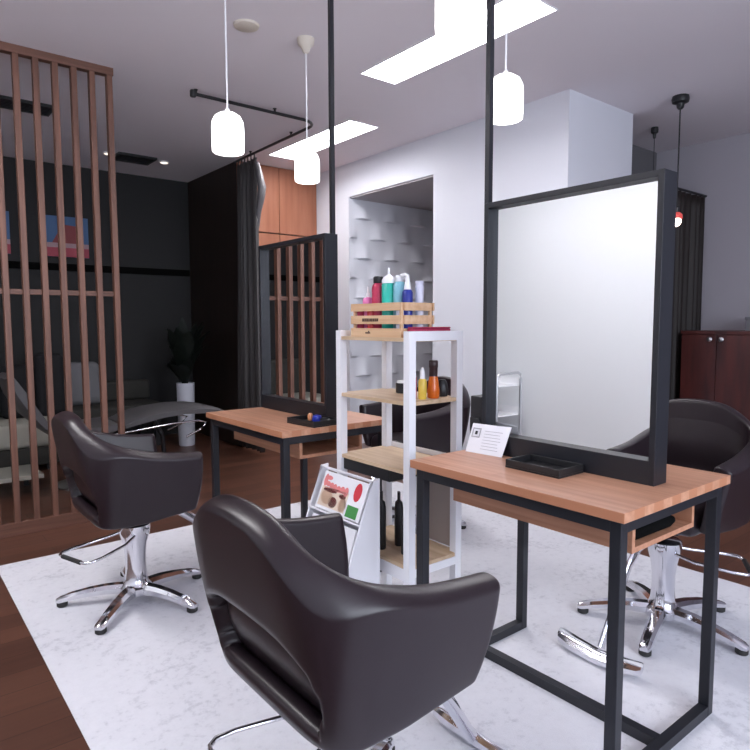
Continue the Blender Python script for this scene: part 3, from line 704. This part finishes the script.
magazine('magazine with a red title and green corner in the top tier of the white rack', -0.086, 0.446, -0.028, 0.585, 0.012, 0.300, [
    ('cover_photo', 'skinink2', [rect(0.04, 0.66, 0.08, 0.60)]),
    ('cover_face', 'skinink', [blob(0.20, 0.34, 0.13, 0.20)]),
    ('cover_face', 'skinink', [blob(0.58, 0.26, 0.09, 0.17)]),
    ('dark_hair', 'brownink', [blob(0.36, 0.25, 0.10, 0.14), blob(0.24, 0.52, 0.16, 0.05), blob(0.54, 0.47, 0.08, 0.06)]),
    ('red_title', 'inkpink', [blob(0.08, 0.76, 0.045, 0.17), blob(0.15, 0.84, 0.07, 0.06), blob(0.15, 0.68, 0.06, 0.07), blob(0.24, 0.66, 0.05, 0.08), blob(0.32, 0.64, 0.045, 0.09), blob(0.41, 0.63, 0.05, 0.08), blob(0.50, 0.64, 0.05, 0.09), blob(0.59, 0.61, 0.05, 0.13), blob(0.36, 0.57, 0.28, 0.025)]),
    ('red_mark', 'inkred', [blob(0.83, 0.70, 0.08, 0.24)]),
    ('green_corner', 'inkgreen', [rect(0.70, 0.94, 0.04, 0.34)])])
magazine('pale grey magazine with dark brush strokes in the lower tier of the rack', -0.147, 0.246, -0.094, 0.420, 0.012, 0.300, [
    ('dark_strokes', 'ink', [[(0.55, 0.92), (0.60, 0.90), (0.70, 0.66), (0.66, 0.64)], [(0.74, 0.88), (0.78, 0.90), (0.77, 0.62), (0.73, 0.62)], blob(0.55, 0.42, 0.12, 0.10), blob(0.35, 0.66, 0.10, 0.08)]),
    ('grey_print', 'inkgrey', [blob(0.60, 0.22, 0.14, 0.10), rect(0.1, 0.9, 0.02, 0.07)])])

# ------------------------------------------------------------------ ceiling luminaires
def luminaire(label, x0, x1, y0, y1):
    t = thing('ceiling_luminaire', label, 'ceiling light', ((x0 + x1) / 2, (y0 + y1) / 2, CZ), 0, 'long ceiling luminaires')
    hx, hy = (x1 - x0) / 2, (y1 - y0) / 2; D = 0.06
    for a in ((-hx, -hx + 0.006, -hy, hy), (hx - 0.006, hx, -hy, hy), (-hx + 0.006, hx - 0.006, -hy, -hy + 0.006), (-hx + 0.006, hx - 0.006, hy - 0.006, hy)):
        bx('frame', (*a, -0.004, D + 0.02), M['white'], t)
    bx('diffuser', (-hx + 0.006, hx - 0.006, -hy + 0.006, hy - 0.006, D, D + 0.01), M['tube'], t)
    return t
luminaire('long glowing ceiling luminaire nearest us, above the nearer table', 2.39, 2.67, 1.90, 3.11)
luminaire('added unseen ceiling luminaire that brightens the left wall, above the left chair side', -0.35, -0.07, 1.55, 3.75)  # added lamp, never in view; brightens the wall the nearer mirror reflects
luminaire('long glowing ceiling luminaire farther back, behind the small pendant', 2.86, 3.14, 3.85, 5.08)

# ------------------------------------------------------------------ white pendant lamps
def make_pendant(label, x, y, z):
    t = thing('pendant_lamp', label, 'pendant lamp', (x, y, z), 0, 'white glass pendant lamps')
    bm = BM(); lathe(bm, [(0.061, 0.0), (0.066, 0.004), (0.067, 0.02), (0.067, 0.105), (0.064, 0.128), (0.054, 0.148), (0.036, 0.160), (0.012, 0.166)], 32)
    obj('lamp_shade', bm, M['opal'], t, smooth=True)
    bm = BM(); lathe(bm, [(0.010, 0.164), (0.010, 0.178), (0.005, 0.184)], 16); obj('socket_cap', bm, M['white_pl'], t, smooth=True)
    h = CZ - z
    bm = BM(); tube(bm, [(0, 0, 0.18), (0, 0, h - 0.05)], 0.0035, 8); obj('cord', bm, M['white_pl'], t, smooth=True)
    bm = BM(); lathe(bm, [(0.010, h - 0.075), (0.016, h - 0.07), (0.026, h - 0.045), (0.042, h - 0.03), (0.046, h - 0.012), (0.046, h)], 24); obj('ceiling_canopy', bm, M['cream'], t, smooth=True)
    return t
p0 = make_pendant('white pendant lamp leftmost, hanging before the dark curtain track', 1.22, 2.505, 1.913)
for lab, x, y, z in (('smallest white pendant lamp, second from the left, before the far luminaire', 1.885, 2.925, 1.955),
                     ('nearest white pendant lamp, cut by the top of the photo over the luminaire', 1.255, 1.197, 1.952),
                     ('white pendant lamp right of the mirror pole, above the clear mirror', 1.925, 1.60, 1.962)):
    c = copy_tree(p0); c.location = (x, y, z); c['label'] = lab
    for ch in c.children:
        n = ch.name.split('.')[0]
        if n == 'ceiling_canopy': ch.location.z = 1.913 - z
        if n == 'cord': ch.scale.z = (CZ - z - 0.05) / (CZ - 1.913 - 0.05)
bm = BM(); lathe(bm, [(0.050, -0.014), (0.062, -0.010), (0.066, 0)], 28)
tag(obj('ceiling_rose_cover', bm, M['cream'], smooth=True, loc=(1.565, 2.98, CZ)), 'flat round beige cover plate on the ceiling between two pendant cords', 'ceiling plate')

# black pendants at the right
def make_black_pendant(label, x, y, z):
    t = thing('black_pendant', label, 'pendant lamp', (x, y, z), 0, 'small black pendants at the right'); h = CZ - z
    bm = BM(); lathe(bm, [(0.012, h - 0.085), (0.022, h - 0.075), (0.026, h - 0.05), (0.052, h - 0.04), (0.056, h - 0.02), (0.052, h)], 24); obj('ceiling_canopy', bm, M['black'], t, smooth=True)
    bm = BM(); tube(bm, [(0, 0, 0.10), (0, 0, h - 0.08)], 0.005, 8); obj('cord', bm, M['black'], t, smooth=True)
    bm = BM(); lathe(bm, [(0.018, 0.055), (0.020, 0.06), (0.020, 0.095), (0.008, 0.104)], 16); obj('socket', bm, M['black'], t, smooth=True)
    bm = BM(); lathe(bm, [(0.036, 0.018), (0.040, 0.022), (0.038, 0.045), (0.022, 0.060)], 20); obj('red_shade', bm, M['red_glass'], t, smooth=True)
    bm = BM(); lathe(bm, [(0, -0.034), (0.018, -0.028), (0.031, -0.008), (0.031, 0.008), (0.022, 0.024)], 20); obj('bulb', bm, M['bulb'], t, smooth=True)
    return t
b0 = make_black_pendant('black cord pendant with glowing red bulb right of the clear mirror', 4.31, 2.085, 1.875)
b1 = dup(b0, 'fainter black cord pendant in the corner behind the white pillar', (4.83, 2.53, 1.875))
for ch in b1.children:
    n = ch.name.split('.')[0]
    if n in ('ceiling_canopy', 'cord'): ch.scale = (0.5, 0.5, 1)

# ------------------------------------------------------------------ curtain track and drape
tk = thing('curtain_track', 'thin black curtain track bent into a corner on the ceiling', 'curtain track', (2.1, 3.98, CZ))
pts = [(-0.40, 0, -0.03), (0.44, 0, -0.03)] + [(0.44 + 0.13 * math.sin(a), 0.13 - 0.13 * math.cos(a), -0.03) for a in (R(18), R(36), R(54), R(72), R(90))] + [(0.59, 1.42, -0.03)]
bm = BM(); tube(bm, pts, 0.011, 10); obj('track', bm, M['black'], tk, smooth=True)
bm = BM(); lathe(bm, [(0.018, -0.05), (0.020, -0.045), (0.020, -0.012), (0.016, -0.008)], 14, (-0.40, 0, 0)); obj('end_stop', bm, M['black'], tk, smooth=True)
for x, y in ((-0.38, 0), (0.2, 0), (0.575, 0.4), (0.585, 1.1)):
    bm = BM(); lathe(bm, [(0.008, -0.03), (0.008, -0.006), (0.014, -0.003), (0.014, 0)], 12, (x, y, 0)); obj('bracket', bm, M['black'], tk, smooth=True)
def drape_mesh(bm, p0, p1, folds, amp, z0, z1, ny=24, spread=0.0, gather=1.0):
    p0, p1 = Vector(p0), Vector(p1); d = (p1 - p0); nrm = Vector((-d.y, d.x)).normalized(); n = folds * 10; g = []
    for i in range(n + 1):
        q = i / n; row = []
        for j in range(ny + 1):
            zz = j / ny; z = z0 + (z1 - z0) * zz
            pinch = 0.55 + 0.45 * (1 - zz) ** 0.5
            k = math.sin(2 * PI * folds * q + 0.5 * math.sin(3 * zz + i * 0.13)) * amp * pinch * (0.75 + 0.25 * math.sin(folds * 1.7 * q + 2))
            c = p0 + d * (0.5 + (q - 0.5) * (1 + spread * (1 - zz))) + nrm * k
            row.append(bm.verts.new((c.x, c.y, z)))
        g.append(row)
    for a, b in zip(g, g[1:]):
        for j in range(ny): bm.faces.new((a[j], b[j], b[j + 1], a[j + 1]))
dp = thing('hanging_drape', 'dark grey drape bunched at the end of the curtain track beside the closet', 'curtain', (2.69, 5.10, 0))
bm = BM(); drape_mesh(bm, (0, -0.13), (0, 0.27), 6, 0.045, 0.04, 2.625, spread=0.25)
o = obj('cloth', bm, M['drape'], dp, smooth=True); s = o.modifiers.new('solidify', 'SOLIDIFY'); s.thickness = 0.004
for p in o.data.polygons: p.use_smooth = True
bm = BM(); tube(bm, [(0.0, -0.13, 2.58), (0.0, -0.17, 2.46), (0.0, -0.205, 2.36), (0.0, -0.19, 2.28), (0.0, -0.14, 2.16), (0, -0.12, 2.0)], [0.015, 0.026, 0.032, 0.028, 0.02, 0.008], 12, flat=1.2); obj('tie_back', bm, M['grey_vinyl'], dp, smooth=True)
for k in range(6):
    bm = BM(); tube(bm, [(0, -0.08 + 0.06 * k, 2.62), (0, -0.08 + 0.06 * k, 2.662)], 0.006, 8); obj('glider', bm, M['black'], dp, smooth=True)

# brown curtain at the right
ct = thing('brown_curtain', 'dark brown gathered curtain across the passage at the right, behind the clear mirror', 'curtain', (4.97, 2.44, 0))
bm = BM(); drape_mesh(bm, (-0.55, 0), (0.565, 0), 13, 0.030, 0.02, 2.235)
o = obj('cloth', bm, M['satin'], ct); s = o.modifiers.new('solidify', 'SOLIDIFY'); s.thickness = 0.003
for p in o.data.polygons: p.use_smooth = True
bm = BM(); tube(bm, [(-0.565, 0, 2.25), (0.578, 0, 2.25)], 0.010, 10); obj('curtain_rod', bm, M['black'], ct, smooth=True)

# ------------------------------------------------------------------ dark red cabinet at the right wall
cb = thing('low_cabinet', 'dark red wood cabinet with round silver knobs against the right wall', 'cabinet', (5.30, 1.70, 0))
bx('carcass', (-0.23, 0.245, -0.70, 0.665, 0.0, 1.10), M['cherry'], cb)
bx('cabinet_top', (-0.26, 0.248, -0.71, 0.67, 1.10, 1.125), M['cherry'], cb, 0.002)
for k in range(5):
    y1 = 0.663 - k * 0.268
    d = bx('door', (-0.25, -0.23, y1 - 0.264, y1, 0.05, 1.095), M['cherry'], cb, 0.002)
    yk = y1 - 0.224 if k % 2 == 0 else y1 - 0.040
    bm = BM(); tube(bm, [(-0.25, yk, 1.06), (-0.258, yk, 1.06), (-0.266, yk, 1.06), (-0.280, yk, 1.06), (-0.286, yk, 1.06)], [0.008, 0.007, 0.016, 0.019, 0.010], 16); obj('knob', bm, M['steel'], d, smooth=True)
gb = thing('grey_box', 'small grey box on top of the dark red cabinet at the right edge', 'box', (5.30, 1.82, 1.125))
bx('box_body', (-0.12, 0.12, -0.13, 0.13, 0, 0.085), M['grey_box'], gb, 0.004)
bx('box_lid', (-0.125, 0.125, -0.135, 0.135, 0.085, 0.105), M['grey_box'], gb, 0.004)

# ------------------------------------------------------------------ dark waiting area behind the screen
def vent(label, x, y, rz, lx, ly):
    t = thing('ceiling_vent', label, 'ceiling vent', (x, y, CZ), rz, 'dark ceiling vents')
    for a in ((-lx, -lx + 0.02, -ly, ly), (lx - 0.02, lx, -ly, ly), (-lx + 0.02, lx - 0.02, -ly, -ly + 0.02), (-lx + 0.02, lx - 0.02, ly - 0.02, ly)):
        bx('vent_frame', (*a, -0.02, 0), M['black'], t)
    for k in range(5):
        y0 = -ly + 0.03 + k * (2 * ly - 0.06) / 5
        bx('louvre', (-lx + 0.02, lx - 0.02, y0, y0 + 0.02, -0.016, -0.001), M['black'], t)
    return t
vent('dark ceiling vent between two small spots, right of the slatted screen', 1.95, 5.93, 0, 0.17, 0.13)
vent('dark ceiling vent seen through the top of the slatted screen', 0.72, 4.98, 0, 0.36, 0.11)
for lab, x in (('small warm ceiling spot left of the dark vent', 1.72), ('small warm ceiling spot right of the dark vent', 2.22)):
    t = thing('ceiling_spot', lab, 'ceiling light', (x, 5.90, CZ), 0, 'warm ceiling spots')
    bm = BM(); lathe(bm, [(0.036, -0.010), (0.044, -0.007), (0.044, 0)], 20); obj('trim_ring', bm, M['white'], t, smooth=True)
    bm = BM(); lathe(bm, [(0.032, -0.014), (0.035, -0.011), (0.035, -0.0101)], 20); obj('lens', bm, M['spot'], t, smooth=True)
def picture(label, x, z, wv, h):
    t = thing('wall_picture', label, 'picture', (x, 6.6, z), 0, 'pictures on the dark wall')
    bx('canvas', (-wv, wv, -0.03, 0, -h, h), M['blueart'], t)
    bm = BM(); v_ = [(-wv * 0.75, -0.0305, -h * 0.4), (wv * 0.6, -0.0305, -h * 0.4), (wv * 0.45, -0.0305, h * 0.55), (-wv * 0.2, -0.0305, h * 0.6)]
    bm.faces.new([bm.verts.new(p) for p in v_]); obj('red_shape', bm, M['redart'], t)
    bx('pale_band', (-wv, wv, -0.031, -0.0301, -h * 0.55, -h * 0.32), M['paleart'], t)
    bx('pink_band', (-wv, wv, -0.031, -0.0301, -h, -h * 0.55), M['pinkart'], t)
picture('blue and red picture on the dark wall, seen between the middle slats', 1.51, 2.02, 0.19, 0.19)
picture('blue and red picture on the dark wall, at the left edge of the photo', 0.86, 2.02, 0.17, 0.19)

# potted plant
pl = thing('potted_plant', 'dark leafy plant in a tall white planter by the dark back wall', 'potted plant', (2.365, 5.90, 0))
bm = BM(); lathe(bm, [(0.072, 0), (0.077, 0.01), (0.085, 0.60), (0.086, 0.615), (0.076, 0.615), (0.074, 0.585)], 28); obj('planter', bm, M['pot'], pl, smooth=True)
bm = BM(); lathe(bm, [(0.0735, 0.584), (0.0735, 0.588)], 20); obj('soil', bm, M['soil'], pl)
rnd = random.Random(3)
for k in range(34):
    a = rnd.uniform(0, 2 * PI); h = rnd.uniform(0.28, 0.80); sp = rnd.uniform(0.06, 0.27); lw = rnd.uniform(0.05, 0.085)
    bm = BM(); dirv = Vector((math.cos(a), math.sin(a), 0)); sd = Vector((-dirv.y, dirv.x, 0)); rows = []
    for j in range(9):
        q = j / 8; c = dirv * (0.02 + sp * q ** 1.6) + Vector((0, 0, 0.585 + h * (q - 0.25 * q * q * (sp / 0.2))))
        wv = lw * (math.sin(PI * min(1, q * 0.92 + 0.08)) ** 0.8) * (0.35 + 0.9 * q) + 0.003
        rows.append([bm.verts.new(c - sd * wv), bm.verts.new(c - Vector((0, 0, 0.006)) + dirv * 0.004), bm.verts.new(c + sd * wv)])
    for r0, r1 in zip(rows, rows[1:]):
        for i in range(2): bm.faces.new((r0[i], r0[i + 1], r1[i + 1], r1[i]))
    obj('leaf', bm, M['leaf'], pl, smooth=True)

# reclining wash chair
rc = thing('recliner_chair', 'grey reclining chair with curved leg rest and chrome base behind the farther table', 'recliner', (1.80, 4.95, 0))
def pad(name, pts, wv, th, mm_, parent):
    bm = BM(); secs = []
    for i, (x, z) in enumerate(pts):
        a = Vector((pts[min(i + 1, len(pts) - 1)][0] - pts[max(i - 1, 0)][0], 0, pts[min(i + 1, len(pts) - 1)][1] - pts[max(i - 1, 0)][1])).normalized()
        nn = Vector((-a.z, 0, a.x)); c = Vector((x, 0, z)); k = 0.6 if i in (0, len(pts) - 1) else 1.0
        secs.append([bm.verts.new(c + Vector((0, y * wv * (0.94 if k < 1 else 1), 0)) + nn * zz * th * k) for y, zz in ((-1, -0.6), (-1, 0.5), (-0.85, 1), (0, 1.05), (0.85, 1), (1, 0.5), (1, -0.6), (0, -1))])
    for a, b in zip(secs, secs[1:]): bridge(bm, a, b)
    bm.faces.new(secs[0][::-1]); bm.faces.new(secs[-1]); return obj(name, bm, mm_, parent, smooth=True)
pad('leg_rest', [(-0.37, 0.43), (-0.25, 0.465), (-0.10, 0.492), (0.08, 0.505), (0.24, 0.498), (0.36, 0.475), (0.46, 0.44)], 0.24, 0.034, M['grey_vinyl'], rc)
pad('seat', [(-0.42, 0.44), (-0.52, 0.42), (-0.66, 0.42), (-0.80, 0.43), (-0.88, 0.46)], 0.25, 0.05, M['grey_vinyl'], rc)
pad('backrest', [(-0.88, 0.47), (-0.96, 0.58), (-1.04, 0.72), (-1.10, 0.84)], 0.24, 0.05, M['grey_vinyl'], rc)
bm = BM(); tube(bm, [(-0.60, -0.20, 0.37), (-0.30, -0.20, 0.39), (0.0, -0.20, 0.415), (0.20, -0.20, 0.42), (0.27, -0.20, 0.40), (0.22, -0.20, 0.345), (0.10, -0.20, 0.30)], 0.008, 10); obj('chrome_bow', bm, M['chrome'], rc, smooth=True)
bm = BM(); tube(bm, [(-0.60, 0.20, 0.37), (-0.30, 0.20, 0.39), (0.0, 0.20, 0.415), (0.20, 0.20, 0.42), (0.27, 0.20, 0.40), (0.22, 0.20, 0.345), (0.10, 0.20, 0.30)], 0.008, 10); obj('chrome_bow', bm, M['chrome'], rc, smooth=True)
bm = BM(); lathe(bm, [(0.20, 0.0), (0.20, 0.012), (0.06, 0.03), (0.05, 0.05), (0.05, 0.34), (0.12, 0.36), (0.12, 0.385)], 28, (-0.62, 0, 0)); obj('pedestal', bm, M['steel'], rc, smooth=True)
bm = BM(); tube(bm, [(-0.10, 0, 0.455), (-0.02, 0, 0.30), (0.0, 0, 0.03)], 0.018, 10); obj('front_strut', bm, M['black'], rc, smooth=True)
bm = BM(); lathe(bm, [(0.085, 0.0), (0.085, 0.012), (0.03, 0.03)], 24, (0, 0, 0)); obj('foot_disc', bm, M['steel'], rc, smooth=True)

# sofa with cushions
sf = thing('waiting_sofa', 'dark low sofa with pale front edge behind the slats', 'sofa', (0.55, 5.90, 0))
bx('sofa_base', (-1.2, 0.62, -0.30, 0.38, 0.05, 0.20), M['sofa'], sf, 0.01)
bx('seat_pad', (-1.2, 0.62, -0.32, 0.25, 0.20, 0.40), M['beige'], sf, 0.04, 4)
bx('sofa_back', (-1.2, 0.62, 0.25, 0.45, 0.20, 0.78), M['sofa'], sf, 0.05, 4)
for x in (-1.1, 0.52):
    for y in (-0.25, 0.30): bx('foot', (x, x + 0.05, y, y + 0.05, 0, 0.05), M['black'], sf)
for k, (x, h, lab, mm_) in enumerate(((0.65, 0.52, 'black upright cushion leftmost on the dark sofa', 'blackcloth'), (0.92, 0.46, 'black upright cushion in the middle of the dark sofa', 'blackcloth'), (1.19, 0.55, 'black upright cushion rightmost on the dark sofa', 'blackcloth'))):
    bm = BM(); box(bm, -0.12, 0.12, -0.06, 0.06, 0.0, h, Matrix.Rotation(R(-12), 4, 'X'))
    o = obj('sofa_cushion', bm, M[mm_], bevel=0.055, seg=5, loc=(x, 5.95, 0.400)); tag(o, lab, 'cushion', 'black cushions on the sofa')
lt = thing('low_table', 'low white-edged table on the dark floor behind the slats', 'low table', (0.62, 5.02, 0))
bx('table_board', (-0.5, 0.27, -0.20, 0.20, 0.115, 0.145), M['beige'], lt, 0.004)
for x in (-0.46, 0.20):
    for y in (-0.17, 0.14): bx('leg', (x, x + 0.03, y, y + 0.03, 0, 0.115), M['black'], lt)
bm = BM(); box(bm, -0.20, 0.20, -0.07, 0.07, 0.0, 0.42, Matrix.Rotation(R(-16), 4, 'X'))
tag(obj('grey_cushion', bm, M['lgrey'], bevel=0.065, seg=5, loc=(1.52, 6.36, 0.42)), 'grey cushion on the dark bench near the last slats', 'cushion')
bn = thing('dark_bench', 'dark brown padded bench along the back wall beside the plant', 'bench', (1.72, 6.30, 0))
bx('bench_seat', (-0.50, 0.50, -0.28, 0.26, 0.30, 0.42), M['sofa'], bn, 0.03, 4)
bx('bench_back', (-0.50, 0.50, 0.18, 0.28, 0.42, 0.62), M['sofa'], bn, 0.03, 4)
for x in (-0.45, 0.40):
    for y in (-0.24, 0.18): bx('leg', (x, x + 0.05, y, y + 0.05, 0, 0.30), M['black'], bn)

# ------------------------------------------------------------------ trolley by the left wall, seen in the clear mirror
tl = thing('salon_trolley', 'white shelved trolley with silver tube frame, reflected in the clear mirror', 'trolley', (-0.92, 3.66, 0))
for y in (-0.19, 0.19):
    for x in (-0.15,):
        pts = [(-0.16, y, 0.05), (-0.16, y, 0.70), (-0.15, y, 0.74), (-0.12, y, 0.755), (0.12, y, 0.755), (0.15, y, 0.74), (0.16, y, 0.70), (0.16, y, 0.05)]
        bm = BM(); tube(bm, pts, 0.013, 10); obj('tube_frame', bm, M['steel'], tl, smooth=True)
for z in (0.64, 0.38, 0.14):
    s = bx('tray_shelf', (-0.147, 0.147, -0.177, 0.177, z, z + 0.012), M['white_pl'], tl)
    for x in (-0.147, 0.143): bx('tray_lip', (x, x + 0.004, -0.177, 0.177, z + 0.012, z + 0.07), M['white_pl'], s)
for x in (-0.16, 0.16):
    for y in (-0.19, 0.19):
        bm = BM(); tube(bm, [(x, y - 0.012, 0.025), (x, y + 0.012, 0.025)], 0.025, 16); obj('castor', bm, M['rubber'], tl, smooth=True)
bottle('pump_bottle', 'white pump bottle on the trolley, seen in the clear mirror', (-0.88, 3.70, 0.653), cyl_prof(0.035, 0.16), M['white_pl'], [(0.012, 0.16), (0.012, 0.18), (0.006, 0.182), (0.006, 0.20), (0.02, 0.205), (0.02, 0.215)], M['black'], cap_name='pump')
